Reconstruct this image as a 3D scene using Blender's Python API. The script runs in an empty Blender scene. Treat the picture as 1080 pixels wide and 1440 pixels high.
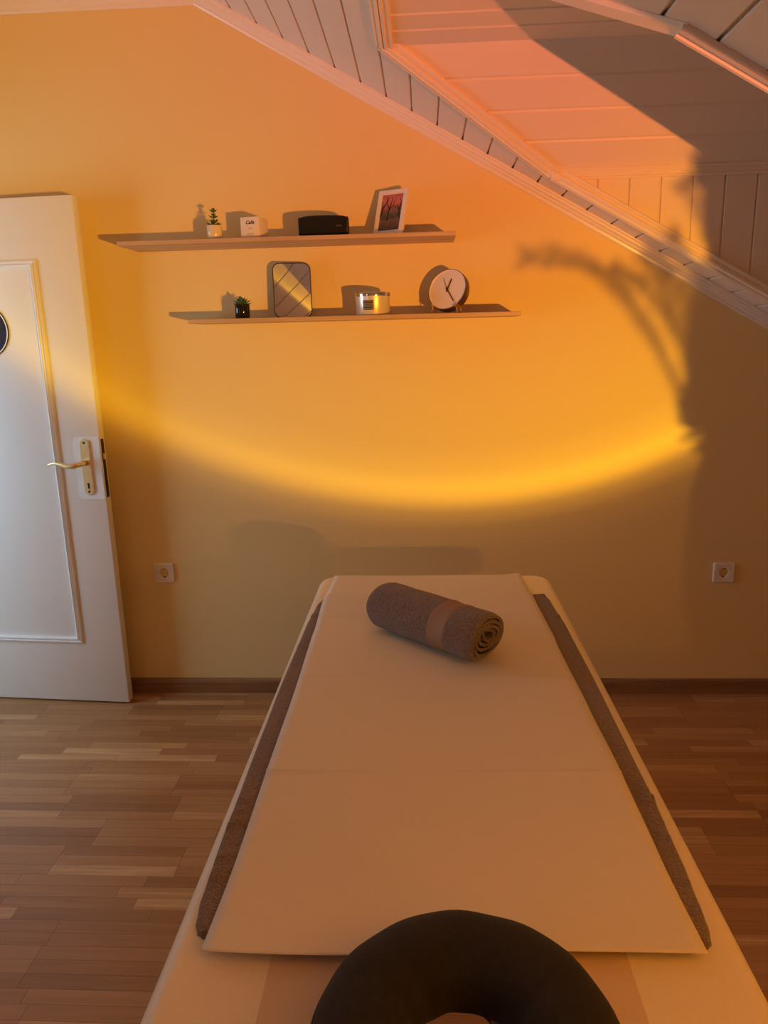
import bpy, bmesh, math, random
from mathutils import Vector, Matrix
random.seed(7)
SC = bpy.context.scene
COL = SC.collection
V = Vector

# ------------------------------------------------------------------ camera
CAM = V((0.0, -2.874, 1.477))
def make_camera():
    f, p, y, r = 1036.0, 0.2346, -0.0561, 0.0240
    cy, sy, cp, sp = math.cos(y), math.sin(y), math.cos(p), math.sin(p)
    F = V((sy*cp, cy*cp, -sp)); A = V((cy, -sy, 0)); B = F.cross(A)
    c, s = math.cos(r), math.sin(r)
    A, B = c*A + s*B, -s*A + c*B
    cd = bpy.data.cameras.new('camera'); co = bpy.data.objects.new('camera', cd)
    cd.sensor_fit = 'VERTICAL'; cd.sensor_height = 24.0; cd.lens = f/1440.0*24.0
    cd.clip_start = 0.02
    m = Matrix((( A.x, -B.x, -F.x, CAM.x), (A.y, -B.y, -F.y, CAM.y), (A.z, -B.z, -F.z, CAM.z), (0, 0, 0, 1)))
    co.matrix_world = m
    COL.objects.link(co); SC.camera = co
make_camera()

# ------------------------------------------------------------------ light and exposure
SC.view_settings.view_transform = 'Standard'
SC.view_settings.look = 'None'
SC.view_settings.gamma = 1.0
SC.view_settings.use_curve_mapping = False
SC.view_settings.exposure = 0.0
SC.cycles.max_bounces = 10
SC.cycles.diffuse_bounces = 6
SC.cycles.use_denoising = True
w = bpy.data.worlds.new('world'); SC.world = w; w.use_nodes = True
w.node_tree.nodes['Background'].inputs[0].default_value = (0.75, 0.86, 1.0, 1)
w.node_tree.nodes['Background'].inputs[1].default_value = 0.3

LAMP = V((1.25, -3.30, 1.0))
AXIS = V((-0.28712, 0.84102, 0.45853)).normalized()
LAMP_POWER = 590.0
HALL_POWER = 24.0
WINDOW_POWER = 2.6
def lamp_light():
    ld = bpy.data.lights.new('sunset_beam', 'SPOT'); lo = bpy.data.objects.new('sunset_beam', ld)
    COL.objects.link(lo)
    lo.location = LAMP
    lo.rotation_euler = AXIS.to_track_quat('-Z', 'Y').to_euler()
    ld.energy = LAMP_POWER; ld.spot_size = math.radians(124); ld.spot_blend = 0.0
    ld.shadow_soft_size = 0.008
    ld.use_nodes = True
    nt = ld.node_tree; N = nt.nodes; L = nt.links
    em = N['Emission']
    geo = N.new('ShaderNodeNewGeometry')
    dot = N.new('ShaderNodeVectorMath'); dot.operation = 'DOT_PRODUCT'
    L.new(geo.outputs['Incoming'], dot.inputs[0]); dot.inputs[1].default_value = AXIS
    ab = N.new('ShaderNodeMath'); ab.operation = 'ABSOLUTE'; L.new(dot.outputs['Value'], ab.inputs[0])
    ac = N.new('ShaderNodeMath'); ac.operation = 'ARCCOSINE'; L.new(ab.outputs[0], ac.inputs[0])
    mp = N.new('ShaderNodeMath'); mp.operation = 'MULTIPLY'; mp.inputs[1].default_value = 180/math.pi/60.0
    L.new(ac.outputs[0], mp.inputs[0])
    cr = N.new('ShaderNodeValToRGB'); L.new(mp.outputs[0], cr.inputs[0])
    stops = [(0, (0.50, 0.108, 0.046)), (6, (0.53, 0.118, 0.040)), (11, (0.58, 0.150, 0.028)), (17, (0.61, 0.212, 0.014)), (22, (0.63, 0.270, 0.008)),
             (26.5, (0.65, 0.305, 0.006)), (28.2, (0.76, 0.385, 0.010)), (29.2, (0.96, 0.52, 0.014)), (29.9, (0.80, 0.41, 0.010)), (30.8, (0.29, 0.14, 0.005)),
             (32.0, (0.09, 0.040, 0.003)), (34, (0.042, 0.018, 0.002)), (42, (0.020, 0.008, 0.001)), (60, (0.0, 0.0, 0.0))]
    e = cr.color_ramp.elements
    e[0].position = 0; e[0].color = (*stops[0][1], 1)
    e[1].position = 1; e[1].color = (*stops[-1][1], 1)
    for a, c in stops[1:-1]:
        q = e.new(a/60.0); q.color = (*c, 1)
    L.new(cr.outputs[0], em.inputs['Color']); em.inputs['Strength'].default_value = 1.0
lamp_light()
def area(name, loc, target, sx, sy, power, col):
    ld = bpy.data.lights.new(name, 'AREA'); ld.shape = 'RECTANGLE'; ld.size = sx; ld.size_y = sy
    ld.energy = power; ld.color = col
    lo = bpy.data.objects.new(name, ld); COL.objects.link(lo)
    lo.location = loc; lo.rotation_euler = (V(target)-V(loc)).to_track_quat('-Z', 'Y').to_euler()
    return lo
area('hall_window_daylight', (-2.86, -0.78, 1.25), (0, -0.78, 1.25), 0.8, 1.6, HALL_POWER, (0.52, 0.77, 1.0))

area('side_window_daylight', (-2.20, -2.95, 1.45), (0, -2.95, 1.35), 0.90, 1.00, WINDOW_POWER, (0.62, 0.83, 1.0))

# ------------------------------------------------------------------ helpers
def tag(o, label=None, cat=None, group=None, kind=None):
    if label: o['label'] = label
    if cat: o['category'] = cat
    if group: o['group'] = group
    if kind: o['kind'] = kind
    return o

def empty(name, loc, rz=0, label=None, cat=None, group=None):
    o = bpy.data.objects.new(name, None); COL.objects.link(o)
    o.location = loc; o.rotation_euler = (0, 0, rz); o.empty_display_size = 0.05
    return tag(o, label, cat, group)

def obj(name, bm, m, parent=None, smooth=False, angle=None):
    me = bpy.data.meshes.new(name)
    bmesh.ops.recalc_face_normals(bm, faces=bm.faces[:])
    bm.to_mesh(me); bm.free()
    o = bpy.data.objects.new(name, me); COL.objects.link(o)
    if m: me.materials.append(m)
    if smooth:
        for p in me.polygons: p.use_smooth = True
        if angle: me.set_sharp_from_angle(angle=math.radians(angle))
    if parent: o.parent = parent
    return o

def struct(name, bm, m, parent=None, **k):
    o = obj(name, bm, m, parent, **k)
    if not parent: o['kind'] = 'structure'
    return o

def xf(bm, verts, M):
    if M is not None:
        for v in verts: v.co = M @ v.co

def box(bm, x0, x1, y0, y1, z0, z1, bev=0, seg=2, M=None):
    r = bmesh.ops.create_cube(bm, size=1.0)
    vs = r['verts']
    for v in vs:
        v.co = V(((x0+x1)/2 + v.co.x*(x1-x0), (y0+y1)/2 + v.co.y*(y1-y0), (z0+z1)/2 + v.co.z*(z1-z0)))
    if bev > 0:
        es = list({e for v in vs for e in v.link_edges})
        r2 = bmesh.ops.bevel(bm, geom=es, offset=bev, segments=seg, profile=0.5, affect='EDGES')
        vs = list({v for f in r2['faces'] for v in f.verts} | {v for v in vs if v.is_valid})
    xf(bm, vs, M)
    return vs

def loft(bm, rings, closed=True, cap0=False, cap1=False):
    R = [[bm.verts.new(p) for p in ring] for ring in rings]
    n = len(R[0])
    for a, b in zip(R, R[1:]):
        for i in range(n if closed else n-1):
            j = (i+1) % n
            try: bm.faces.new((a[i], a[j], b[j], b[i]))
            except ValueError: pass
    if cap0: bm.faces.new(R[0][::-1])
    if cap1: bm.faces.new(R[-1])
    return R

def lathe(bm, prof, n=32, M=None, cap0=True, cap1=True):
    rings = []
    for r, z in prof:
        ring = [V((r*math.cos(2*math.pi*i/n), r*math.sin(2*math.pi*i/n), z)) for i in range(n)]
        if M is not None: ring = [M @ p for p in ring]
        rings.append(ring)
    return loft(bm, rings, True, cap0, cap1)

def tube(bm, pts, rad, n=8, cap=True):
    pts = [V(p) for p in pts]
    rings = []; up = None
    for i, p in enumerate(pts):
        t = (pts[min(i+1, len(pts)-1)] - pts[max(i-1, 0)]).normalized()
        if up is None:
            up = V((0, 0, 1)) if abs(t.z) < 0.9 else V((1, 0, 0))
        a = t.cross(up).normalized(); b = a.cross(t).normalized(); up = b
        r = rad[i] if isinstance(rad, (list, tuple)) else rad
        rings.append([p + r*(math.cos(2*math.pi*k/n)*a + math.sin(2*math.pi*k/n)*b) for k in range(n)])
    loft(bm, rings, True, cap, cap)

def prism(bm, poly, direction, M=None):
    d = V(direction)
    a = [V(p) for p in poly]; b = [p + d for p in a]
    if M is not None: a = [M @ p for p in a]; b = [M @ p for p in b]
    loft(bm, [a, b], True, True, True)

def rrect(w_, h_, r, n=6, cx=0, cy=0):
    out = []
    for (sx, sy, a0) in ((1, 1, 0), (-1, 1, 90), (-1, -1, 180), (1, -1, 270)):
        for k in range(n+1):
            a = math.radians(a0 + 90*k/n)
            out.append((cx + sx*(w_/2-r) + r*math.cos(a), cy + sy*(h_/2-r) + r*math.sin(a)))
    return out

def sweep_profile(bm, P, Q, u, wv, prof):
    """closed profile of (a,b) pairs along u and wv, swept from P to Q"""
    P, Q, u, wv = V(P), V(Q), V(u).normalized(), V(wv).normalized()
    loft(bm, [[P + a*u + b*wv for a, b in prof], [Q + a*u + b*wv for a, b in prof]], True, True, True)

# ------------------------------------------------------------------ materials
def mat(name, col, rough=0.6, metal=0.0, bump=0.0, bscale=200, var=0.0, vscale=8, coat=0.0, trans=0.0, ior=1.45, spec=0.5, sheen=0.0, detail=3, dist=0.003):
    m = bpy.data.materials.new(name); m.use_nodes = True
    nt = m.node_tree; N = nt.nodes; L = nt.links
    b = N['Principled BSDF']
    b.inputs['Base Color'].default_value = (*col, 1)
    b.inputs['Roughness'].default_value = rough; b.inputs['Metallic'].default_value = metal
    b.inputs['Coat Weight'].default_value = coat; b.inputs['Transmission Weight'].default_value = trans
    b.inputs['IOR'].default_value = ior; b.inputs['Specular IOR Level'].default_value = spec
    b.inputs['Sheen Weight'].default_value = sheen
    tc = N.new('ShaderNodeTexCoord')
    if bump > 0:
        n = N.new('ShaderNodeTexNoise'); n.inputs['Scale'].default_value = bscale; n.inputs['Detail'].default_value = detail
        L.new(tc.outputs['Object'], n.inputs['Vector'])
        bp = N.new('ShaderNodeBump'); bp.inputs['Strength'].default_value = min(1.0, bump); bp.inputs['Distance'].default_value = dist
        L.new(n.outputs['Fac'], bp.inputs['Height']); L.new(bp.outputs['Normal'], b.inputs['Normal'])
    if var > 0:
        n2 = N.new('ShaderNodeTexNoise'); n2.inputs['Scale'].default_value = vscale; n2.inputs['Detail'].default_value = 4
        L.new(tc.outputs['Object'], n2.inputs['Vector'])
        cr = N.new('ShaderNodeValToRGB')
        cr.color_ramp.elements[0].position = 0.3; cr.color_ramp.elements[1].position = 0.7
        cr.color_ramp.elements[0].color = (*[c*(1-var) for c in col], 1)
        cr.color_ramp.elements[1].color = (*[min(1, c*(1+var)) for c in col], 1)
        L.new(n2.outputs['Fac'], cr.inputs[0]); L.new(cr.outputs[0], b.inputs['Base Color'])
    return m

def wood(name, c0, c1, axis='X', rough=0.45, scale=1.0):
    m = bpy.data.materials.new(name); m.use_nodes = True
    nt = m.node_tree; N = nt.nodes; L = nt.links; b = N['Principled BSDF']
    tc = N.new('ShaderNodeTexCoord'); mp = N.new('ShaderNodeMapping')
    s = {'X': (2.2, 45, 45), 'Y': (45, 2.2, 45), 'Z': (45, 45, 2.2)}[axis]
    mp.inputs['Scale'].default_value = [k*scale for k in s]
    L.new(tc.outputs['Object'], mp.inputs['Vector'])
    n = N.new('ShaderNodeTexNoise'); n.inputs['Scale'].default_value = 1.0; n.inputs['Detail'].default_value = 6; n.inputs['Distortion'].default_value = 0.6
    L.new(mp.outputs[0], n.inputs['Vector'])
    cr = N.new('ShaderNodeValToRGB'); cr.color_ramp.elements[0].position = 0.3; cr.color_ramp.elements[1].position = 0.72
    cr.color_ramp.elements[0].color = (*c0, 1); cr.color_ramp.elements[1].color = (*c1, 1)
    L.new(n.outputs['Fac'], cr.inputs[0]); L.new(cr.outputs[0], b.inputs['Base Color'])
    b.inputs['Roughness'].default_value = rough
    bp = N.new('ShaderNodeBump'); bp.inputs['Strength'].default_value = 0.12; bp.inputs['Distance'].default_value = 0.001
    L.new(n.outputs['Fac'], bp.inputs['Height']); L.new(bp.outputs['Normal'], b.inputs['Normal'])
    return m

def parquet():
    m = bpy.data.materials.new('oak_parquet'); m.use_nodes = True
    nt = m.node_tree; N = nt.nodes; L = nt.links; b = N['Principled BSDF']
    def math_(op, a, c=None):
        n = N.new('ShaderNodeMath'); n.operation = op
        for i, v in enumerate((a, c)):
            if v is None: continue
            if isinstance(v, (int, float)): n.inputs[i].default_value = v
            else: L.new(v, n.inputs[i])
        return n.outputs[0]
    geo = N.new('ShaderNodeNewGeometry'); sep = N.new('ShaderNodeSeparateXYZ'); L.new(geo.outputs['Position'], sep.inputs[0])
    X, Y = sep.outputs[0], sep.outputs[1]
    W = 0.0415
    ys = math_('DIVIDE', math_('ADD', Y, 20.0), W)
    row = math_('FLOOR', ys); fy = math_('FRACT', ys)
    g3 = math_('FLOOR', math_('DIVIDE', math_('ADD', row, 1.0), 3.0))
    def wn(a, c, seed):
        cb = N.new('ShaderNodeCombineXYZ')
        for i, v in enumerate((a, c, seed)):
            if isinstance(v, (int, float)): cb.inputs[i].default_value = v
            else: L.new(v, cb.inputs[i])
        n = N.new('ShaderNodeTexWhiteNoise'); n.noise_dimensions = '3D'; L.new(cb.outputs[0], n.inputs['Vector'])
        return n.outputs['Value']
    off = wn(g3, 3.0, 1.0)
    # some strips are shifted against their neighbours in the plank
    jog = math_('MULTIPLY', math_('GREATER_THAN', wn(row, 9.0, 4.0), 0.82), math_('MULTIPLY', wn(row, 2.0, 6.0), 0.4))
    LEN = 0.37
    xs = math_('ADD', math_('DIVIDE', math_('ADD', X, 20.0), LEN), math_('ADD', math_('MULTIPLY', off, 5.0), jog))
    col = math_('FLOOR', xs); fx = math_('FRACT', xs)
    tone = wn(row, col, 2.0)
    # grain
    cb = N.new('ShaderNodeCombineXYZ')
    L.new(math_('ADD', math_('MULTIPLY', X, 3.0), math_('MULTIPLY', tone, 37.0)), cb.inputs[0]); L.new(math_('MULTIPLY', Y, 70.0), cb.inputs[1]); L.new(math_('MULTIPLY', tone, 11.0), cb.inputs[2])
    gr = N.new('ShaderNodeTexNoise'); gr.inputs['Scale'].default_value = 1.0; gr.inputs['Detail'].default_value = 6; gr.inputs['Distortion'].default_value = 0.8
    L.new(cb.outputs[0], gr.inputs['Vector'])
    cr = N.new('ShaderNodeValToRGB'); E = cr.color_ramp.elements
    E[0].position = 0.0; E[0].color = (0.295, 0.140, 0.055, 1)
    E[1].position = 1.0; E[1].color = (0.66, 0.42, 0.21, 1)
    q = E.new(0.35); q.color = (0.385, 0.195, 0.080, 1)
    q = E.new(0.75); q.color = (0.475, 0.262, 0.115, 1)
    tv = math_('ADD', math_('MULTIPLY', tone, 0.78), math_('MULTIPLY', math_('SUBTRACT', gr.outputs['Fac'], 0.38), 0.75))
    L.new(tv, cr.inputs[0])
    # joints
    jy = math_('LESS_THAN', math_('MINIMUM', fy, math_('SUBTRACT', 1.0, fy)), 0.016)
    jx = math_('LESS_THAN', math_('MINIMUM', fx, math_('SUBTRACT', 1.0, fx)), 0.0022)
    j = math_('MAXIMUM', math_('MULTIPLY', jy, math_('ADD', math_('MULTIPLY', wn(row, 5.0, 8.0), 0.6), 0.2)), math_('MULTIPLY', jx, 0.6))
    mx = N.new('ShaderNodeMix'); mx.data_type = 'RGBA'; L.new(j, mx.inputs['Factor']); L.new(cr.outputs[0], mx.inputs[6]); mx.inputs[7].default_value = (0.05, 0.022, 0.01, 1)
    L.new(mx.outputs[2], b.inputs['Base Color'])
    b.inputs['Roughness'].default_value = 0.34
    bp = N.new('ShaderNodeBump'); bp.inputs['Strength'].default_value = 0.15; bp.inputs['Distance'].default_value = 0.001
    L.new(gr.outputs['Fac'], bp.inputs['Height']); L.new(bp.outputs['Normal'], b.inputs['Normal'])
    return m

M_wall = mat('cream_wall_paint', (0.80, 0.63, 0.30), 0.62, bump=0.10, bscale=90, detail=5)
M_ceil = mat('white_painted_boards', (0.80, 0.71, 0.62), 0.42, bump=0.06, bscale=60)
M_trim = mat('glossy_white_moulding', (0.84, 0.75, 0.64), 0.26, bump=0.05, bscale=40)
M_floor = parquet()
M_base = wood('oak_skirting', (0.20, 0.095, 0.04), (0.33, 0.18, 0.085), 'X', 0.4)
M_door = mat('white_door_lacquer', (0.82, 0.82, 0.81), 0.35)
M_brass = mat('polished_brass', (0.95, 0.80, 0.44), 0.33, metal=1.0)
M_dark = mat('dark_metal', (0.05, 0.04, 0.035), 0.4, metal=0.6)
M_shelf = wood('light_oak_veneer', (0.46, 0.30, 0.18), (0.66, 0.47, 0.31), 'X', 0.5)
M_plastic = mat('white_socket_plastic', (0.82, 0.76, 0.68), 0.3)
M_hole = mat('dark_hole', (0.01, 0.008, 0.006), 0.8)
M_steel = mat('dull_steel', (0.5, 0.47, 0.42), 0.35, metal=1.0)

# ------------------------------------------------------------------ room geometry constants
XL, XR, YB, YF = -2.15, 2.20, 0.0, -4.2
SL = 0.557
def zs(x): return 2.487 - SL*(x + 0.471)
NRM = V((SL, 0, 1)).normalized()            # slope normal, pointing up and out of the room
SDIR = V((1, 0, -SL)).normalized()          # down the slope
ZF = 2.655; XK = -0.471 + (2.487 - ZF)/SL*1.0   # flat ceiling height, kink with the slope
XA, YA, ZA = -0.100, -0.523, zs(-0.100)     # dormer: top of the far valley
XB, YBd = 0.421, -0.211; ZB = zs(XB)        # foot of the far valley
XC, YC = 0.456, -1.416; ZC = zs(XC)         # foot of the near valley
YD = YC + (YBd - YA) * 1.0 + 0.02           # top of the near valley (mirrors the far one)

# floor, walls
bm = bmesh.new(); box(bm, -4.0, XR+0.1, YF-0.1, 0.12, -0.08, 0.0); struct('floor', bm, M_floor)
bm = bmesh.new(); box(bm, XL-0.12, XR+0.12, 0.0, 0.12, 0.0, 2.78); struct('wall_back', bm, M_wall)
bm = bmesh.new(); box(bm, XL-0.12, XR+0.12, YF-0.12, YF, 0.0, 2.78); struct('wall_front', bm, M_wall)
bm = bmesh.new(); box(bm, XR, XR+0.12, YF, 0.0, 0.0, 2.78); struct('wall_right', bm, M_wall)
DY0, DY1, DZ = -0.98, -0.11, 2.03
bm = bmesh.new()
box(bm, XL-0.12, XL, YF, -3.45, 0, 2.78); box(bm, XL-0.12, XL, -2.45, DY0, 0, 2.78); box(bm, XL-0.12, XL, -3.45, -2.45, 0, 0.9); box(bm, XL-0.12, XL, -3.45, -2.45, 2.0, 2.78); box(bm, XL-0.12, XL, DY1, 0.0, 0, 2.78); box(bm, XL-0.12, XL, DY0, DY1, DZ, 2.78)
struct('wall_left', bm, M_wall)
bm = bmesh.new()
box(bm, -3.10, -2.95, -2.0, 0.12, 0, 2.5); box(bm, -2.95, XL-0.12, 0.0, 0.12, 0, 2.5)
box(bm, -2.95, XL-0.12, -2.1, -1.98, 0, 2.5); box(bm, -3.10, XL-0.12, -2.1, 0.12, 2.5, 2.6)
struct('wall_hallway', bm, mat('hallway_paint', (0.8, 0.8, 0.78), 0.7))
bm = bmesh.new()
for (y0, y1, z0, z1) in ((-1.26, -0.30, 0.38, 0.44), (-1.26, -0.30, 2.06, 2.12), (-1.26, -1.20, 0.44, 2.06), (-0.36, -0.30, 0.44, 2.06)):
    box(bm, -2.95, -2.855, y0, y1, z0, z1, 0.006)
struct('window_1', bm, M_trim)
bm = bmesh.new()
for (y0, y1, z0, z1) in ((-3.45, -2.45, 0.90, 0.945), (-3.45, -2.45, 1.955, 2.0), (-3.45, -3.405, 0.945, 1.955), (-2.495, -2.45, 0.945, 1.955)):
    box(bm, XL-0.075, XL-0.02, y0, y1, z0, z1, 0.005)
struct('window_2', bm, M_trim)

# ceiling: corrugated board sheets (tongue and groove with shadow gaps)
PITCH, GAP, DEPTH = 0.0885, 0.0052, 0.011
def board_profile(x0, x1, phase, pitch=PITCH, gap=GAP, depth=DEPTH, extra=(), bev=0.0022):
    pts = [(x0, 0.0)]
    k = math.ceil((x0 + gap - phase)/pitch)
    while phase + k*pitch < x1 - gap:
        g = phase + k*pitch
        b2 = min(0.0022, depth*0.8) if bev < 0.004 else depth
        pts += [(g-gap/2-bev, 0.0), (g-gap/2, b2), (g-gap/2-1e-5 if b2 == depth else g-gap/2, depth), (g+gap/2, depth), (g+gap/2+1e-5 if b2 == depth else g+gap/2, b2), (g+gap/2+bev, 0.0)]
        k += 1
    pts.append((x1, 0.0))
    for e in extra:
        if x0 < e < x1:
            for i in range(len(pts)-1):
                if pts[i][0] <= e <= pts[i+1][0] and pts[i][1] == pts[i+1][1]:
                    pts.insert(i+1, (e, pts[i][1])); break
    return pts
def sp(x, y, h): return V((x, y, zs(x))) + NRM*h
PH = 0.059
def yfar(x): return YA + (YBd-YA)*min(1, max(0, (x-XA)/(XB-XA)))
def ynear(x): return YD + (YC-YD)*min(1, max(0, (x-XA)/(XC-XA)))
bm = bmesh.new()
p1 = board_profile(XK, XA, PH)
loft(bm, [[sp(x, YF, h) for x, h in p1], [sp(x, 0.0, h) for x, h in p1]], False)
p2 = board_profile(XA, XR, PH, extra=(XB,))
loft(bm, [[sp(x, yfar(x), h) for x, h in p2], [sp(x, 0.0, h) for x, h in p2]], False)
p3 = board_profile(XA, XR, PH, extra=(XC,))
loft(bm, [[sp(x, YF, h) for x, h in p3], [sp(x, ynear(x), h) for x, h in p3]], False)
o = struct('ceiling_slope', bm, M_ceil)
bm = bmesh.new()
p4 = board_profile(XL, XK, 0.02, pitch=0.1013)
loft(bm, [[V((x, YF, ZF+h)) for x, h in p4], [V((x, 0, ZF+h)) for x, h in p4]], False)
struct('ceiling', bm, M_ceil)
# dormer ceiling: flat strip and two hipped slopes, boards run along x
bm = bmesh.new()
LF = math.hypot(YBd-YA, ZB-ZA); DF = V((0, YBd-YA, ZB-ZA)).normalized(); NF = V((0, -DF.z, DF.y)); 
if NF.z < 0: NF = -NF
def fpt(s, h, x): return V((x, YA, ZA)) + DF*s + NF*h
pf = board_profile(0.0, LF, 0.0, pitch=LF/4.1, gap=0.003, depth=0.0035, bev=0.0045)
loft(bm, [[fpt(s, h, XA + (XB-XA)*s/LF) for s, h in pf], [fpt(s, h, XR) for s, h in pf]], False)
LN = math.hypot(YC-YD, ZC-ZA); DN = V((0, YC-YD, ZC-ZA)).normalized(); NN = V((0, -DN.z, DN.y))
if NN.z < 0: NN = -NN
pn = board_profile(0.0, LN, 0.0, pitch=LN/4.1, gap=0.003, depth=0.0035, bev=0.0045)
def npt(s, h, x): return V((x, YD, ZA)) + DN*s + NN*h
loft(bm, [[npt(s, h, XA + (XC-XA)*s/LN) for s, h in pn], [npt(s, h, XR) for s, h in pn]], False)
pt = board_profile(YD, YA, YA, pitch=0.104, gap=0.003, depth=0.0035, bev=0.0045)
loft(bm, [[V((XA, y, ZA+h)) for y, h in pt], [V((XR, y, ZA+h)) for y, h in pt]], False)
struct('ceiling_dormer', bm, M_ceil)
# dormer cheeks: upright boards
bm = bmesh.new()
pc = board_profile(XB, XR, 0.586, pitch=0.1038, gap=0.0042, depth=0.006)
loft(bm, [[V((x, YBd+h, zs(x))) for x, h in pc], [V((x, YBd+h, ZB+0.004)) for x, h in pc]], False)
pc2 = board_profile(XC, XR, 0.586, pitch=0.1038, gap=0.0042, depth=0.006)
loft(bm, [[V((x, YC-h, zs(x))) for x, h in pc2], [V((x, YC-h, ZC+0.004)) for x, h in pc2]], False)
struct('wall_dormer', bm, M_ceil)

# unseen beam added along the slope to shade the near boards from the lamp
bm = bmesh.new()
loft(bm, [[V((x, y, zs(x)+dz)) for x, dz in ((0.20, 0.01), (XR, 0.01), (XR, -0.20), (0.20, -0.20))] for y in (-2.24, -2.12)], True, True, True)
struct('added_shade_beam', bm, M_ceil)

# mouldings
CROWN = [(0, 0), (0.034, 0), (0.034, 0.006), (0.029, 0.009), (0.027, 0.016), (0.020, 0.019), (0.017, 0.026), (0.010, 0.030), (0.009, 0.037), (0.004, 0.042), (0, 0.042)]
bm = bmesh.new()
sweep_profile(bm, sp(XK-0.01, 0, 0), sp(XR, 0, 0), (0, -1, 0), -NRM, CROWN); struct('trim_1', bm, M_trim)
bm = bmesh.new()
sweep_profile(bm, (XL, 0, ZF), (XK+0.004, 0, ZF), (0, -1, 0), (0, 0, -1), CROWN); struct('trim_2', bm, M_trim)
def strip(name, P, Q, inplane, normal, wd=0.030, th=0.010, flat=False):
    prof = [(0, 0), (0, th*0.6), (wd*0.10, th), (wd*0.30, th), (wd*0.38, th*0.65), (wd*0.62, th*0.65), (wd*0.70, th), (wd*0.90, th), (wd, th*0.6), (wd, 0)]
    if flat: prof = [(0, 0), (0, th*0.8), (wd*0.08, th), (wd*0.8, th), (wd, th*0.25), (wd, 0)]
    bm = bmesh.new(); sweep_profile(bm, P, Q, inplane, normal, prof)
    return struct(name, bm, M_trim)
A_ = sp(XA, YA, 0); B_ = sp(XB, YBd, 0); C_ = sp(XC, YC, 0); D_ = sp(XA, YD, 0)
RF = V((XR, YBd, zs(XR))); RN = V((XR, YC, zs(XR)))
def inpl(P, Q, n, toward):
    d = (V(Q)-V(P)).normalized(); u = d.cross(V(n)).normalized()
    return u if u.dot(V(toward)) > 0 else -u
ex = (B_-A_).normalized()
DOWN = -NRM
strip('trim_3', A_-ex*0.006, B_+ex*0.01, inpl(A_, B_, NRM, (-1, 1, 0)), DOWN, 0.030)                        # far valley, slope side
strip('trim_4', A_-ex*0.004, B_+ex*0.02, inpl(A_, B_, NF, (1, -1, 0)), -NF, 0.034)                           # far valley, dormer side
strip('trim_5', B_-SDIR*0.012, RF, inpl(B_, RF, NRM, (0, 1, 0)), DOWN, 0.028)                               # foot of the far cheek, slope side
strip('trim_6', B_, RF, V((SL, 0, 1)), V((0, -1, 0)), 0.034, 0.012)                                          # foot of the far cheek, cheek side
strip('trim_7', A_+V((0, 0.0, 0)), D_, V((-1, 0, SL)), DOWN, 0.024)                                          # top edge of the opening, slope side
strip('trim_8', A_, D_, V((1, 0, 0)), V((0, 0, -1)), 0.026)                                                  # same, dormer side
strip('trim_9', B_+V((0.01, 0, 0)), V((XR, YBd, ZB)), V((0, 0, -1)), V((0, -1, 0)), 0.026)                    # top of the far cheek
strip('trim_10', B_+V((0.03, 0, 0)), V((XR, YBd, ZB)), -DF, -NF, 0.018, 0.008)
strip('trim_11', D_, C_+(C_-D_).normalized()*0.014, inpl(D_, C_, NRM, (-1, -1, 0)), DOWN, 0.044, 0.006, True)                                 # near valley, slope side
strip('trim_12', C_-SDIR*0.012, RN, inpl(C_, RN, NRM, (0, -1, 0)), DOWN, 0.042, 0.012)                       # foot of the near cheek

bm = bmesh.new()
BP = [(0, 0), (0.013, 0), (0.013, 0.050), (0.010, 0.060), (0.005, 0.065), (0, 0.065)]
sweep_profile(bm, (XL, 0, 0), (-0.7865, 0, 0), (0, -1, 0), (0, 0, 1), BP)
sweep_profile(bm, (-0.7855, 0, 0), (XR, 0, 0), (0, -1, 0), (0, 0, 1), BP)
struct('baseboard_back', bm, M_base)
bm = bmesh.new(); sweep_profile(bm, (XR, YF, 0), (XR, -0.013, 0), (-1, 0, 0), (0, 0, 1), BP); struct('baseboard_right', bm, M_base)
bm = bmesh.new(); sweep_profile(bm, (XL, YF, 0), (XL, DY0-0.07, 0), (1, 0, 0), (0, 0, 1), BP); struct('baseboard_left', bm, M_base)
bm = bmesh.new()
box(bm, XL-0.13, XL+0.014, DY0-0.06, DY0, 0, DZ+0.06, 0.004); box(bm, XL-0.13, XL+0.014, DY1, DY1+0.06, 0, DZ+0.06, 0.004); box(bm, XL-0.13, XL+0.014, DY0, DY1, DZ, DZ+0.06, 0.004)
struct('trim_13', bm, M_trim)

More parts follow.
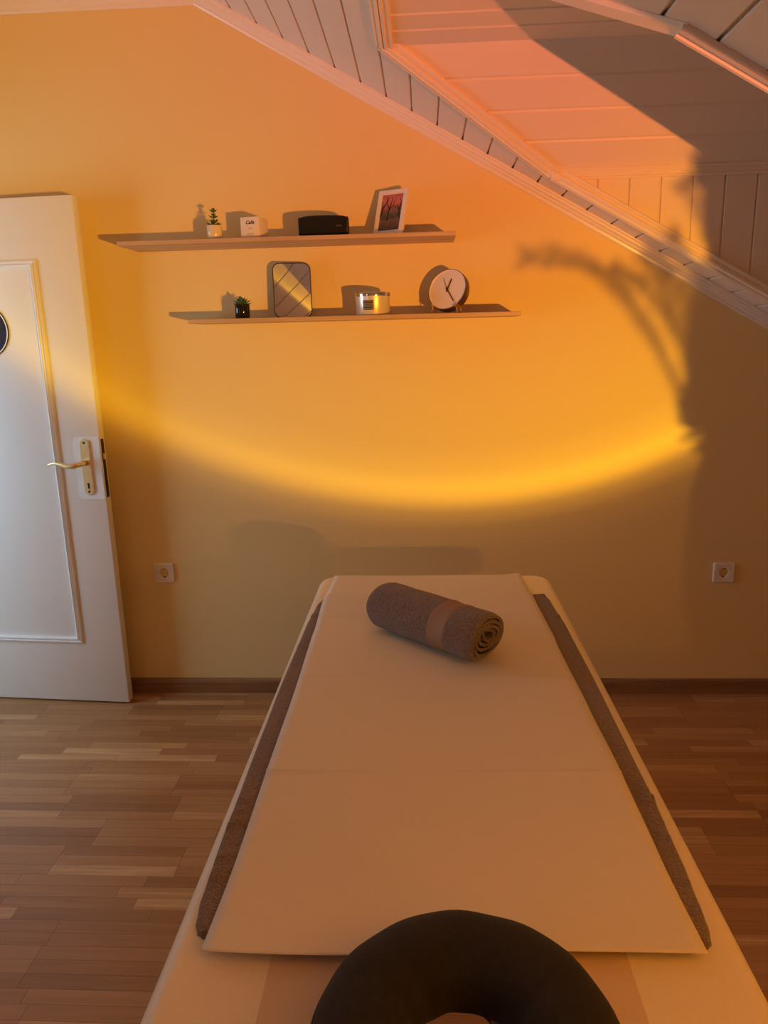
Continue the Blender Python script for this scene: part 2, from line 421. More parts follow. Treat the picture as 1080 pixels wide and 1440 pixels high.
# ------------------------------------------------------------------ door, swung open against the back wall
def build_door():
    ang = math.radians(-4.2)
    root = bpy.data.objects.new('door_1', None); COL.objects.link(root); root['kind'] = 'structure'
    root.location = (-2.105, -0.052, 0.008); root.rotation_euler = (0, 0, ang)
    Wd, H, T = 0.864, 1.985, 0.040
    # local: x along the leaf, front face at y=0 looking to -y
    bm = bmesh.new(); box(bm, 0, Wd, 0.0, T, 0, H, 0.003)
    obj('door_leaf', bm, M_door, root, True, 35)
    # raised panel moulding
    bm = bmesh.new()
    u0, u1, v0, v1 = 0.165, 0.697, 0.262, 1.772
    prof = [(0.000, 0.0), (0.003, 0.008), (0.008, 0.010), (0.012, 0.004), (0.015, 0.006), (0.020, 0.012), (0.024, 0.010), (0.027, 0.0)]
    rings = []
    for off, h in prof:
        rings.append([V((u0+off, -h, v0+off)), V((u1-off, -h, v0+off)), V((u1-off, -h, v1-off)), V((u0+off, -h, v1-off))])
    loft(bm, rings, True); obj('panel_moulding', bm, M_door, root)
    # clear protective plate behind the handle
    hu, hv = 0.803, 1.018
    M = Matrix.Rotation(math.radians(90), 4, 'X')
    bm = bmesh.new()
    poly = [p if p[0] < 0 else (0.0525, math.copysign(0.1225, p[1])) for p in rrect(0.105, 0.245, 0.022, 6, 0, 0)]
    poly = [p for i_, p in enumerate(poly) if p != poly[i_-1]]
    prism(bm, [V((hu+0.006+p[0], -0.0003, hv-0.022+p[1])) for p in poly], (0, -0.0022, 0))
    m = mat('clear_plate', (0.80, 0.80, 0.79), 0.22)
    obj('protective_plate', bm, m, root)
    hd = bpy.data.objects.new('door_handle', None); COL.objects.link(hd); hd.parent = root
    bm = bmesh.new()
    outer = [rrect(0.042, 0.220, 0.0205, 8), rrect(0.042, 0.220, 0.0205, 8), rrect(0.037, 0.215, 0.018, 8)]
    rings = [[V((hu+p[0], d, hv-0.018+p[1])) for p in o] for o, d in zip(outer, (-0.002, -0.006, -0.009))]
    loft(bm, rings, True, True, True); obj('backplate', bm, M_brass, hd, True, 40)
    bm = bmesh.new()
    tube(bm, [(hu, -0.006, hv), (hu, -0.03, hv), (hu-0.001, -0.042, hv), (hu-0.008, -0.050, hv+0.0005), (hu-0.03, -0.054, hv-0.006), (hu-0.055, -0.055, hv-0.006), (hu-0.085, -0.054, hv+0.004), (hu-0.105, -0.053, hv+0.006), (hu-0.125, -0.052, hv+0.001), (hu-0.135, -0.051, hv-0.004)],
         [0.011, 0.0095, 0.0095, 0.0105, 0.0115, 0.010, 0.0075, 0.006, 0.005, 0.003], 12)
    obj('lever', bm, M_brass, hd, True)
    bm = bmesh.new()
    lathe(bm, [(0.0045, 0), (0.0045, 0.0015)], 12, Matrix.Translation((hu, -0.009, hv-0.084)) @ M)
    box(bm, hu-0.0028, hu+0.0028, -0.0105, -0.0085, hv-0.102, hv-0.084)
    obj('keyhole', bm, M_hole, hd)
    for dz in (0.078, -0.114):
        bm = bmesh.new(); lathe(bm, [(0.0045, 0), (0.0045, 0.0012), (0.003, 0.002)], 12, Matrix.Translation((hu, -0.0088, hv+dz)) @ M)
        obj('screw', bm, M_dark, hd, True, 40)
    # lock faceplate and latch on the free edge
    bm = bmesh.new(); box(bm, Wd-0.001, Wd+0.0015, 0.008, 0.028, 0.878, 1.108, 0.0006)
    fp = obj('lock_faceplate', bm, M_dark, root)
    bm = bmesh.new(); box(bm, Wd, Wd+0.010, 0.011, 0.023, hv+0.010, hv+0.034, 0.002); obj('latch_bolt', bm, M_brass, fp)
    return root, ang
DOOR, DANG = build_door()

def door_sign():
    root = empty('door_sign', DOOR.matrix_basis @ V((0.452, 0, 1.522)), DANG, 'round navy blue sign with a white ring fixed on the white door', 'sign')
    R = Matrix.Rotation(math.radians(90), 4, 'X')
    bm = bmesh.new(); lathe(bm, [(0.101, 0.0005), (0.101, 0.004), (0.0995, 0.0048)], 64, R); obj('disc', bm, mat('sign_navy', (0.022, 0.030, 0.085), 0.4, var=0.25, vscale=60), root, True, 40)
    bm = bmesh.new()
    loft(bm, [[R @ V((r*math.cos(t*math.pi/32), r*math.sin(t*math.pi/32), z)) for t in range(64)] for r, z in ((0.0985, 0.0046), (0.0985, 0.0056), (0.0945, 0.0056), (0.0945, 0.0046))], True)
    obj('ring', bm, mat('sign_white', (0.8, 0.8, 0.82), 0.4), root)
bpy.context.view_layer.update()
door_sign()

# ------------------------------------------------------------------ sockets
def socket(x, z, label):
    root = empty('wall_socket', (x, 0.0, z), 0, label, 'power socket', 'flush power sockets on the back wall')
    M = Matrix.Rotation(math.radians(90), 4, 'X')
    bm = bmesh.new()
    rings = [[M @ V((p[0], p[1], d)) for p in rrect(w_, w_, r_, 4)] for w_, r_, d in ((0.081, 0.004, 0.0), (0.081, 0.004, 0.007), (0.077, 0.004, 0.009), (0.060, 0.002, 0.009), (0.059, 0.002, 0.0075))]
    loft(bm, rings, True); obj('cover_frame', bm, M_plastic, root, True, 35)
    bm = bmesh.new()
    n = 40
    sq = []
    for i in range(n):
        a = 2*math.pi*i/n; c, s = math.cos(a), math.sin(a); k = 0.0287/max(abs(c), abs(s)); sq.append((c*k, s*k))
    ci = lambda r: [(r*math.cos(2*math.pi*i/n), r*math.sin(2*math.pi*i/n)) for i in range(n)]
    rings = [[M @ V((p[0], p[1], d)) for p in pp] for pp, d in ((sq, 0.002), (sq, 0.0085), (ci(0.0205), 0.0095), (ci(0.0195), 0.009), (ci(0.0190), -0.004))]
    loft(bm, rings, True, False, True); obj('socket_insert', bm, M_plastic, root, True, 35)
    for dx in (-0.0095, 0.0095):
        bm = bmesh.new(); lathe(bm, [(0.0031, -0.0038), (0.0031, -0.0030)], 14, M @ Matrix.Translation((dx, 0, 0))); obj('pin_hole', bm, M_hole, root)
    for s in (-1, 1):
        bm = bmesh.new(); box(bm, -0.003, 0.003, -0.0088, 0.003, s*0.0185-0.002, s*0.0185+0.002, 0.0006); obj('earth_clip', bm, M_dark, root)
    bm = bmesh.new(); lathe(bm, [(0.0018, -0.0038), (0.0018, -0.0028)], 10, M); obj('screw', bm, M_dark, root)
socket(-1.081, 0.541, 'white power socket low on the wall near the open door')
socket(1.191, 0.527, 'white power socket low on the wall right of the massage table')

# ------------------------------------------------------------------ shelves
def shelf(x0, x1, z, label):
    bm = bmesh.new(); box(bm, x0, x1, -0.200, 0.0, z-0.0145, z, 0.0012, 1)
    o = obj('wall_shelf', bm, M_shelf)
    o['label'] = label; o['category'] = 'shelf'; o['group'] = 'slim oak wall shelves'
ZU, ZL = 1.8195, 1.5495
shelf(-1.064, 0.119, ZU, 'upper oak wall shelf holding the black speaker and the picture frame')
shelf(-0.834, 0.344, ZL, 'lower oak wall shelf holding the mirror and the round clock')

def leaf(bm, base, direction, length, width, thick, curl=0.2):
    d = V(direction).normalized(); side = d.cross(V((0, 0, 1)))
    if side.length < 1e-3: side = V((1, 0, 0))
    side.normalize(); up = side.cross(d).normalized()
    rings = []
    for t, k in ((0, 0.25), (0.2, 0.65), (0.45, 1.0), (0.7, 0.85), (0.9, 0.4), (1.0, 0.06)):
        c = V(base) + d*length*t + up*(curl*length*t*t)
        rings.append([c + side*(width/2*k*math.cos(a)) + up*(thick/2*k*math.sin(a)) for a in [2*math.pi*i/8 for i in range(8)]])
    loft(bm, rings, True, True, True)

M_leaf = mat('succulent_green', (0.055, 0.13, 0.05), 0.45, var=0.35, vscale=60)
M_soil = mat('potting_soil', (0.03, 0.02, 0.012), 0.95, bump=0.6, bscale=300)

def beige_plant():
    root = empty('potted_succulent', (-0.733, -0.130, ZU), 0.3, 'small tiered succulent in a white pot at the upper shelf’s left end'.replace('’', "'"), 'plant')
    bm = bmesh.new()
    lathe(bm, [(0.024, 0), (0.0262, 0.002), (0.0265, 0.050), (0.0255, 0.0515), (0.0235, 0.051), (0.0232, 0.043)], 40); obj('pot', bm, mat('white_glazed_pot', (0.78, 0.70, 0.58), 0.18, coat=0.5), root, True, 50)
    bm = bmesh.new(); lathe(bm, [(0.0236, 0.040), (0.0236, 0.045), (0.012, 0.047)], 24); obj('soil', bm, M_soil, root, True)
    bm = bmesh.new()
    tube(bm, [(0, 0, 0.044), (0.002, 0.001, 0.065), (-0.001, 0, 0.085), (0.001, 0, 0.098)], [0.003, 0.0026, 0.002, 0.0012], 6)
    for z, n, ln, el, off in ((0.053, 7, 0.030, 0.02, 0), (0.060, 5, 0.022, 0.45, 0.4), (0.077, 4, 0.019, 0.25, 0.2), (0.083, 3, 0.013, 0.8, 0.6), (0.096, 4, 0.016, 0.45, 0), (0.100, 3, 0.011, 1.1, 0.5)):
        for i in range(n):
            a = off + 2*math.pi*i/n + random.uniform(-.15, .15)
            leaf(bm, (0, 0, z), (math.cos(a)*math.cos(el), math.sin(a)*math.cos(el), math.sin(el)), ln*random.uniform(.88, 1.08), 0.0125, 0.005)
    obj('foliage', bm, M_leaf, root, True)
beige_plant()
def black_plant():
    root = empty('potted_succulent', (-0.653, -0.125, ZL), 0, 'small spiky succulent in a glossy black pot beside the mirror', 'plant')
    bm = bmesh.new()
    lathe(bm, [(0.025, 0), (0.0268, 0.002), (0.0275, 0.049), (0.0265, 0.0505), (0.0245, 0.050), (0.024, 0.042)], 40); obj('pot', bm, mat('glossy_black_pot', (0.006, 0.006, 0.008), 0.08, coat=0.6), root, True, 50)
    bm = bmesh.new(); lathe(bm, [(0.0246, 0.040), (0.0246, 0.045), (0.012, 0.047)], 24); obj('soil', bm, M_soil, root, True)
    bm = bmesh.new()
    for n, ln, el, off in ((7, 0.034, 0.25, 0), (6, 0.034, 0.6, 0.3), (5, 0.033, 0.95, 0.1), (3, 0.033, 1.3, 0.4)):
        for i in range(n):
            a = off + 2*math.pi*i/n + random.uniform(-.15, .15)
            leaf(bm, (0.002*math.cos(a), 0.002*math.sin(a), 0.047), (math.cos(a)*math.cos(el), math.sin(a)*math.cos(el), math.sin(el)), ln*random.uniform(.85, 1.08), 0.0140, 0.006, -0.05)
    obj('foliage', bm, M_leaf, root, True)
black_plant()

def text_mesh(body, size, shear=0.0, ext=0.0002):
    cu = bpy.data.curves.new('writing', 'FONT'); cu.body = body; cu.size = size; cu.shear = shear; cu.extrude = ext; cu.offset = size*0.02
    cu.align_x = 'CENTER'; cu.align_y = 'CENTER'
    to = bpy.data.objects.new('writing', cu); COL.objects.link(to)
    dg = bpy.context.evaluated_depsgraph_get(); me = bpy.data.meshes.new_from_object(to.evaluated_get(dg))
    bpy.data.objects.remove(to); bpy.data.curves.remove(cu)
    bm = bmesh.new(); bm.from_mesh(me); bpy.data.meshes.remove(me)
    return bm

def gift_box():
    W_, D_, H_ = 0.072, 0.072, 0.0735
    root = empty('carton', (-0.592, -0.118, ZU), math.radians(-13), 'small square white carton with dark script on the upper shelf', 'box')
    bm = bmesh.new(); box(bm, -W_/2, W_/2, -D_/2, D_/2, 0, H_, 0.001, 2); obj('carton_body', bm, mat('white_card', (0.80, 0.72, 0.64), 0.5), root, True, 35)
    ink = mat('print_ink', (0.03, 0.02, 0.02), 0.6); pale = mat('pale_print', (0.42, 0.33, 0.28), 0.6)
    R = Matrix.Rotation(math.radians(90), 4, 'X')
    bm = text_mesh('Calla', 0.0165, 0.35); bm.transform(Matrix.Translation((0, -D_/2-0.0003, 0.055)) @ R); obj('brand_script', bm, ink, root)
    bm = bmesh.new()
    for z, w_ in ((0.037, 0.012), (0.033, 0.018), (0.018, 0.022), (0.014, 0.030)):
        box(bm, -w_/2, w_/2, -D_/2-0.0003, -D_/2+0.0004, z, z+0.0014)
    obj('small_print', bm, pale, root)
gift_box()

def speaker():
    root = empty('portable_speaker', (-0.343, -0.120, ZU), math.radians(2), 'oblong black fabric speaker in the middle of the upper shelf', 'speaker')
    cloth = mat('black_speaker_fabric', (0.006, 0.0055, 0.006), 0.85, bump=0.5, bscale=900, sheen=0.0)
    bm = bmesh.new(); rings = []
    n = 28
    for t in [i/20 for i in range(21)]:
        x = -0.082 + 0.164*t; e = abs(2*t-1)
        top = 0.074 - 0.005*e**3; bot = 0.0 + 0.0012*e**2; dep = 0.036*(1-0.12*e**4)
        k = 1.0 if 0 < t < 1 else 0.93
        ring = []
        for i in range(n):
            a = 2*math.pi*i/n; c, s = math.cos(a), math.sin(a)
            yy = dep*k*math.copysign(abs(c)**0.55, c); zz = math.copysign(abs(s)**0.55, s)
            ring.append(V((x, yy, (top+bot)/2 + (top-bot)/2*k*zz)))
        rings.append(ring)
    loft(bm, rings, True, True, True); obj('fabric_body', bm, cloth, root, True, 50)
    for s in (-1, 1):
        bm = bmesh.new(); rings = []
        for dx, k in ((0, 0.97), (0.004, 0.97), (0.0065, 0.90)):
            rings.append([V((s*(0.081+dx), 0.0325*k*math.copysign(abs(math.cos(a))**0.55, math.cos(a)), 0.0365+0.0335*k*math.copysign(abs(math.sin(a))**0.55, math.sin(a)))) for a in [2*math.pi*i/28 for i in range(28)]])
        loft(bm, rings, True, True, True); obj('end_cap', bm, mat('black_rubber', (0.008, 0.007, 0.007), 0.45), root, True, 50)
    bm = bmesh.new(); box(bm, 0.044, 0.066, -0.0374, -0.035, 0.032, 0.038, 0.001); obj('badge', bm, mat('grey_badge', (0.10, 0.09, 0.085), 0.3, metal=0.5), root)
speaker()

def picture():
    yaw = math.radians(-24); lean = math.radians(21)
    root = empty('picture_frame', (-0.118, -0.115, ZU+0.003), yaw, 'white photo frame with a red and dark tree picture on the upper shelf', 'picture frame')
    Lr = Matrix.Rotation(-lean, 4, 'X')
    Wf, Hf, T = 0.115, 0.168, 0.012
    bm = bmesh.new(); b_ = 0.0165
    rings = [[Lr @ V((p[0], d, Hf/2+p[1])) for p in rrect(w_, h_, 0.0006, 1)] for w_, h_, d in
             ((Wf, Hf, T/2), (Wf, Hf, -T/2+0.001), (Wf-0.002, Hf-0.002, -T/2), (Wf-2*b_+0.001, Hf-2*b_+0.001, -T/2), (Wf-2*b_, Hf-2*b_, -T/2+0.001), (Wf-2*b_, Hf-2*b_, -T/2+0.006))]
    loft(bm, rings, True, True); obj('frame', bm, mat('white_frame', (0.80, 0.74, 0.68), 0.35), root)
    # the print: red sky over dark ground, procedural
    m = bpy.data.materials.new('tree_print'); m.use_nodes = True; nt = m.node_tree; N = nt.nodes; L = nt.links; b = N['Principled BSDF']
    b.inputs['Roughness'].default_value = 0.3; b.inputs['Coat Weight'].default_value = 0.3
    tc = N.new('ShaderNodeTexCoord'); sp_ = N.new('ShaderNodeSeparateXYZ'); L.new(tc.outputs['Generated'], sp_.inputs[0])
    nz = N.new('ShaderNodeTexNoise'); nz.inputs['Scale'].default_value = 55; nz.inputs['Detail'].default_value = 5; L.new(tc.outputs['Object'], nz.inputs['Vector'])
    ad = N.new('ShaderNodeMath'); ad.operation = 'MULTIPLY_ADD'; L.new(nz.outputs['Fac'], ad.inputs[0]); ad.inputs[1].default_value = 0.55; L.new(sp_.outputs[2], ad.inputs[2])
    sb = N.new('ShaderNodeMath'); sb.operation = 'SUBTRACT'; L.new(ad.outputs[0], sb.inputs[0]); sb.inputs[1].default_value = 0.27
    cr = N.new('ShaderNodeValToRGB'); E = cr.color_ramp.elements
    E[0].position = 0.0; E[0].color = (0.035, 0.02, 0.02, 1); E[1].position = 1.0; E[1].color = (0.45, 0.10, 0.09, 1)
    for p_, c_ in ((0.18, (0.09, 0.05, 0.045)), (0.28, (0.16, 0.08, 0.07)), (0.36, (0.05, 0.035, 0.03)), (0.52, (0.10, 0.075, 0.05)), (0.62, (0.22, 0.08, 0.06)), (0.72, (0.50, 0.14, 0.11)), (0.85, (0.55, 0.17, 0.14))):
        q = E.new(p_); q.color = (*c_, 1)
    L.new(sb.outputs[0], cr.inputs[0]); L.new(cr.outputs[0], b.inputs['Base Color'])
    bm = bmesh.new(); pw, ph = Wf-2*b_, Hf-2*b_
    prism(bm, [Lr @ V((sx*pw/2, -T/2+0.0035, Hf/2+sz*ph/2)) for sx, sz in ((-1, -1), (1, -1), (1, 1), (-1, 1))], Lr @ V((0, 0.002, 0)))
    pr = obj('print', bm, m, root)
    bm = bmesh.new(); yv = -T/2+0.0030
    def br(pts, r0, r1):
        tube(bm, [Lr @ V((x*pw/2, yv, Hf/2 + z*ph/2)) for x, z in pts], [r0+(r1-r0)*i/(len(pts)-1) for i in range(len(pts))], 5)
    br([(-0.28, -0.45), (-0.26, -0.1), (-0.22, 0.2), (-0.05, 0.55), (-0.02, 0.85)], 0.0028, 0.0006)
    br([(-0.22, 0.2), (-0.45, 0.5), (-0.42, 0.85)], 0.0018, 0.0005)
    br([(-0.24, 0.1), (0.15, 0.4), (0.3, 0.75)], 0.0016, 0.0005)
    br([(-0.95, -0.2), (-0.8, 0.25), (-0.5, 0.6), (-0.62, 0.92)], 0.0026, 0.0006)
    br([(-0.8, 0.25), (-0.95, 0.7)], 0.0015, 0.0005)
    br([(0.85, -0.3), (0.75, 0.1), (0.9, 0.5), (0.7, 0.8)], 0.0022, 0.0006)
    br([(0.75, 0.1), (0.5, 0.45)], 0.0014, 0.0005)
    obj('printed_trees', bm, mat('print_branches', (0.035, 0.018, 0.018), 0.5), pr)
    bm = bmesh.new()
    prism(bm, [Lr @ V((-0.02, T/2, 0.12)), Lr @ V((0.02, T/2, 0.12)), V((0.025, 0.088, 0.0)), V((-0.025, 0.088, 0.0))], (0, 0.003, 0.001))
    obj('easel_back', bm, mat('black_card', (0.02, 0.02, 0.02), 0.8), root)
picture()

def mirror():
    lean = math.radians(4.8)
    root = empty('table_mirror', (-0.478, -0.052, ZL+0.0006), math.radians(11.5), 'small dark framed mirror with rounded corners leaning on the lower shelf', 'mirror')
    Lr = Matrix.Rotation(-lean, 4, 'X'); Wm, Hm = 0.141, 0.198
    R = lambda w_, h_, r_, d: [Lr @ V((p[0], d, Hm/2+p[1])) for p in rrect(w_, h_, r_, 10)]
    bm = bmesh.new()
    loft(bm, [R(Wm, Hm, 0.026, 0.008), R(Wm, Hm, 0.026, -0.005), R(Wm-0.0015, Hm-0.0015, 0.0255, -0.0065), R(Wm-0.006, Hm-0.006, 0.023, -0.0065), R(Wm-0.007, Hm-0.007, 0.0225, -0.003)], True, True)
    obj('mirror_frame', bm, mat('dark_copper', (0.10, 0.045, 0.03), 0.35, metal=0.8), root, True, 40)
    bm = bmesh.new(); prism(bm, R(Wm-0.0072, Hm-0.0072, 0.0224, -0.0032), Lr @ V((0, 0.003, 0)))
    obj('mirror_glass', bm, mat('silvered_glass', (0.86, 0.85, 0.82), 0.015, metal=1.0), root)
mirror()

def candle():
    root = empty('jar_candle', (-0.176, -0.118, ZL), 0, 'wide glass jar candle with a silver rim and dark label on the lower shelf', 'candle')
    bm = bmesh.new()
    lathe(bm, [(0.054, 0.0), (0.058, 0.001), (0.061, 0.006), (0.0625, 0.066), (0.0605, 0.0665), (0.059, 0.009), (0.05, 0.006)], 56)
    obj('jar', bm, mat('mirrored_glass_jar', (0.86, 0.80, 0.68), 0.30, metal=0.35, coat=0.5), root, True, 40)
    bm = bmesh.new(); lathe(bm, [(0.0592, 0.010), (0.0592, 0.052), (0.03, 0.0525)], 40); obj('wax', bm, mat('cream_wax', (0.75, 0.62, 0.42), 0.5), root, True)
    bm = bmesh.new(); loft(bm, [[V((r*math.cos(a), r*math.sin(a), z)) for a in [2*math.pi*i/56 for i in range(56)]] for r, z in ((0.0625, 0.066), (0.0640, 0.066), (0.0645, 0.069), (0.0645, 0.077), (0.0635, 0.079), (0.0615, 0.079), (0.061, 0.066))], True)
    obj('metal_rim', bm, mat('chrome_rim', (0.8, 0.78, 0.74), 0.10, metal=1.0), root, True, 40)
    bm = bmesh.new()
    a0, a1 = math.radians(238), math.radians(276)
    rr = lambda z: 0.0618 + 0.0012*z/0.06
    for z0, z1, aa0, aa1 in ((0.018, 0.052, a0, a1),):
        g = [[V((rr(z)*math.cos(aa0+(aa1-aa0)*i/10), rr(z)*math.sin(aa0+(aa1-aa0)*i/10), z)) for i in range(11)] for z in (z0, z1)]
        loft(bm, g, False)
    lab = obj('label', bm, mat('tan_label', (0.30, 0.22, 0.13), 0.5), root)
    bm = bmesh.new()
    for k in range(6):
        z = 0.0485 - k*0.0055; ins = 0.06 + 0.05*(k % 3 == 2)
        g = [[V(((rr(zz)+0.0003)*math.cos(a0+ins+(a1-a0-2*ins)*i/10), (rr(zz)+0.0003)*math.sin(a0+ins+(a1-a0-2*ins)*i/10), zz)) for i in range(11)] for zz in (z-0.0016, z+0.0012)]
        loft(bm, g, False)
    obj('label_print', bm, mat('label_ink', (0.02, 0.014, 0.01), 0.6), lab)
candle()

def clock():
    root = empty('desk_clock', (0.098, -0.110, ZL), math.radians(-30), 'round pale faced clock on brass feet at the lower shelf right end', 'clock')
    R0 = 0.0745
    # local frame of the case: face looks to -y, leaning back
    Mt = Matrix.Translation((0, 0, 0.079)) @ Matrix.Rotation(math.radians(-19), 4, 'X') @ Matrix.Rotation(math.radians(90), 4, 'X')   # lathe z -> -y
    bm = bmesh.new()
    lathe(bm, [(0.060, -0.028), (0.070, -0.022), (R0, -0.012), (R0, 0.016), (R0-0.0006, 0.0175), (R0-0.0018, 0.018), (R0-0.0024, 0.0172)], 72, Mt, True, False)
    obj('case', bm, mat('dark_bronze_case', (0.20, 0.12, 0.07), 0.34, metal=0.8), root, True, 40)
    bm = bmesh.new(); lathe(bm, [(R0-0.0024, 0.0172), (R0-0.006, 0.0136), (R0-0.0065, 0.0135)], 72, Mt, False, True); obj('dial', bm, mat('pale_dial', (0.80, 0.68, 0.62), 0.45), root)
    dk = mat('bronze_hands', (0.10, 0.055, 0.035), 0.35, metal=0.6)
    def hand(name, ang, ln, tail, wd, z):
        Mk = Mt @ Matrix.Rotation(math.radians(-ang), 4, 'Z'); bm = bmesh.new()
        prism(bm, [V((-wd*0.6, -tail, z)), V((wd*0.6, -tail, z)), V((wd*0.5, ln, z)), V((-wd*0.5, ln, z))], (0, 0, 0.0008), Mk)
        obj(name, bm, dk, root)
    hand('hour_hand', 16, 0.040, 0.008, 0.0042, 0.0150)
    hand('minute_hand', 143, 0.056, 0.010, 0.0034, 0.0160)
    hand('second_hand', -26, 0.047, 0.012, 0.0012, 0.0170)
    bm = bmesh.new(); lathe(bm, [(0.0040, 0.0140), (0.0040, 0.0182), (0.002, 0.0190)], 16, Mt); obj('hub', bm, dk, root, True, 40)
    br = mat('brass_foot', (0.86, 0.62, 0.22), 0.18, metal=1.0)
    for s in (-1, 1):
        bm = bmesh.new()
        box(bm, -0.0075, 0.0075, -0.0745-0.0045, -0.0745+0.003, -0.018, 0.0225, 0.001, M=Mt @ Matrix.Rotation(math.radians(s*38), 4, 'Z'))
        p0 = Mt @ Matrix.Rotation(math.radians(s*38), 4, 'Z') @ V((0, -0.076, 0.014)); 
        tube(bm, [p0, V((p0.x*1.12, p0.y-0.004, 0.0012))], [0.0022, 0.0018], 10)
        p1 = Mt @ Matrix.Rotation(math.radians(s*38), 4, 'Z') @ V((0, -0.076, -0.012))
        tube(bm, [p1, V((p1.x*1.12, p1.y+0.004, 0.0012))], [0.0022, 0.0018], 10)
        obj('foot', bm, br, root, True, 40)
clock()

# ------------------------------------------------------------------ massage table
TZ = 0.700
TX0, TX1, TY0, TY1 = -0.349, 0.411, -2.46, -0.522
HX, HY, HRX, HRY = 0.032, -2.168, 0.062, 0.082
def massage_table():
    root = empty('massage_table', ((TX0+TX1)/2, (TY0+TY1)/2, 0), 0, 'long cream padded massage table standing in the middle of the parquet', 'massage table')
    O = V(((TX0+TX1)/2, (TY0+TY1)/2, 0))
    vinyl = mat('cream_vinyl', (0.80, 0.69, 0.53), 0.36, bump=0.22, bscale=420, detail=2)
    bm = bmesh.new()
    Wt, Lt = TX1-TX0, TY1-TY0; RC = 0.062
    rings = []
    H = 0.075; q = 0.030
    prof = [(q*0.6, -H), (0.004, -H+0.006), (0.0, -H+0.02), (0.0, -q)]
    for k in range(1, 9):
        a = math.pi/2*k/8; prof.append((q*(1-math.cos(a)), -q+q*math.sin(a)))
    NN_ = 20
    def outline(off): return rrect(Wt-2*off, Lt-2*off, RC-off*0.7, NN_)
    for off, dz in prof:
        rings.append([V((p[0], p[1], TZ+dz)) for p in outline(off)])
    out = outline(q)
    hole = []
    hx, hy = HX-O.x, HY-O.y
    for p in out:
        a = math.atan2((p[1]-hy), (p[0]-hx)); hole.append(a)
    n = len(out)
    # hole ring, evenly spaced from the angle of the first outline point
    order = [hole[0] + 2*math.pi*i/n for i in range(n)]
    hp = []
    prev = hole[0]; acc = [prev]
    for a in hole[1:]:
        while a < prev - 1e-9: a += 2*math.pi
        while a > prev + 2*math.pi: a -= 2*math.pi
        acc.append(a); prev = a
    for f, dz in ((0.5, 0), (0.15, 0.0)):
        rings.append([V((hx+HRX*math.cos(a)+f*f*(p[0]-hx-HRX*math.cos(a)), hy+HRY*math.sin(a)+f*f*(p[1]-hy-HRY*math.sin(a)), TZ+dz)) for a, p in zip(acc, out)])
    for g, dz in ((1.06, 0.0), (1.0, -0.004)):
        rings.append([V((hx+HRX*g*math.cos(a), hy+HRY*g*math.sin(a), TZ+dz)) for a in acc])
    loft(bm, rings, True); obj('padded_top', bm, vinyl, root, True, 45)
    bm = bmesh.new()
    el = lambda z: [V((hx+HRX*math.cos(2*math.pi*i/64), hy+HRY*math.sin(2*math.pi*i/64), z)) for i in range(64)]
    loft(bm, [el(TZ-0.003), el(TZ-H)], True); obj('face_hole_lining', bm, mat('maroon_lining', (0.10, 0.02, 0.015), 0.6), root, True)
    # slightly darker fabric panel let into the head end
    bm = bmesh.new()
    x0, x1, y0, y1 = -0.203-O.x, 0.252-O.x, TY0+0.04-O.y, -1.98-O.y
    nn = 40; outer = []
    for i in range(nn):
        a = 2*math.pi*i/nn; c, s = math.cos(a), math.sin(a)
        tx = ((x1 if c > 0 else x0)-hx)/c if abs(c) > 1e-6 else 1e9
        ty = ((y1 if s > 0 else y0)-hy)/s if abs(s) > 1e-6 else 1e9
        k = min(tx, ty); outer.append((hx+c*k, hy+s*k))
    inner = [(hx+1.07*HRX*math.cos(2*math.pi*i/nn), hy+1.07*HRY*math.sin(2*math.pi*i/nn)) for i in range(nn)]
    loft(bm, [[V((p[0], p[1], TZ+0.0002)) for p in outer], [V((p[0], p[1], TZ+0.0012)) for p in outer], [V((p[0], p[1], TZ+0.0012)) for p in inner], [V((p[0], p[1], TZ+0.0002)) for p in inner]], True)
    obj('head_panel', bm, mat('tan_panel', (0.66, 0.50, 0.37), 0.5, bump=0.1, bscale=300), root, True, 30); 
    # wooden under-frame
    wd = wood('beech_frame', (0.45, 0.26, 0.12), (0.60, 0.38, 0.20), 'Y', 0.4)
    bm = bmesh.new(); hx0, hx1, hy0, hy1 = TX0+0.05-O.x, TX1-0.05-O.x, TY0+0.05-O.y, TY1-0.05-O.y
    for a in ((hx0, hx0+0.025, hy0, hy1), (hx1-0.025, hx1, hy0, hy1), (hx0, hx1, hy0, hy0+0.025), (hx0, hx1, hy1-0.025, hy1)):
        box(bm, *a, TZ-H-0.07, TZ-H, 0.003)
    obj('under_frame', bm, wd, root)
    for sx in (hx0+0.012, hx1-0.052):
        for sy in (hy0+0.10, hy1-0.15):
            bm = bmesh.new(); box(bm, sx, sx+0.04, sy, sy+0.05, 0.02, TZ-H-0.005, 0.005)
            lg = obj('leg', bm, wd, root, True, 35)
            bm = bmesh.new(); lathe(bm, [(0.022, 0.0), (0.024, 0.004), (0.024, 0.022), (0.018, 0.026)], 20, Matrix.Translation((sx+0.02, sy+0.025, 0))); obj('rubber_foot', bm, mat('black_rubber_foot', (0.015, 0.015, 0.015), 0.7), lg, True, 40)
massage_table()

def smooth_interp(pts, t):
    """pts: list of (t, v)"""
    if t <= pts[0][0]: return pts[0][1]
    for (a, va), (b, vb) in zip(pts, pts[1:]):
        if t <= b:
            k = (t-a)/(b-a); k = k*k*(3-2*k); return va + (vb-va)*k
    return pts[-1][1]

def smooth_lin(pts, t):
    if t <= pts[0][0]: return pts[0][1]
    for (a, va), (b, vb) in zip(pts, pts[1:]):
        if t <= b: return va + (vb-va)*(t-a)/(b-a)
    return pts[-1][1]

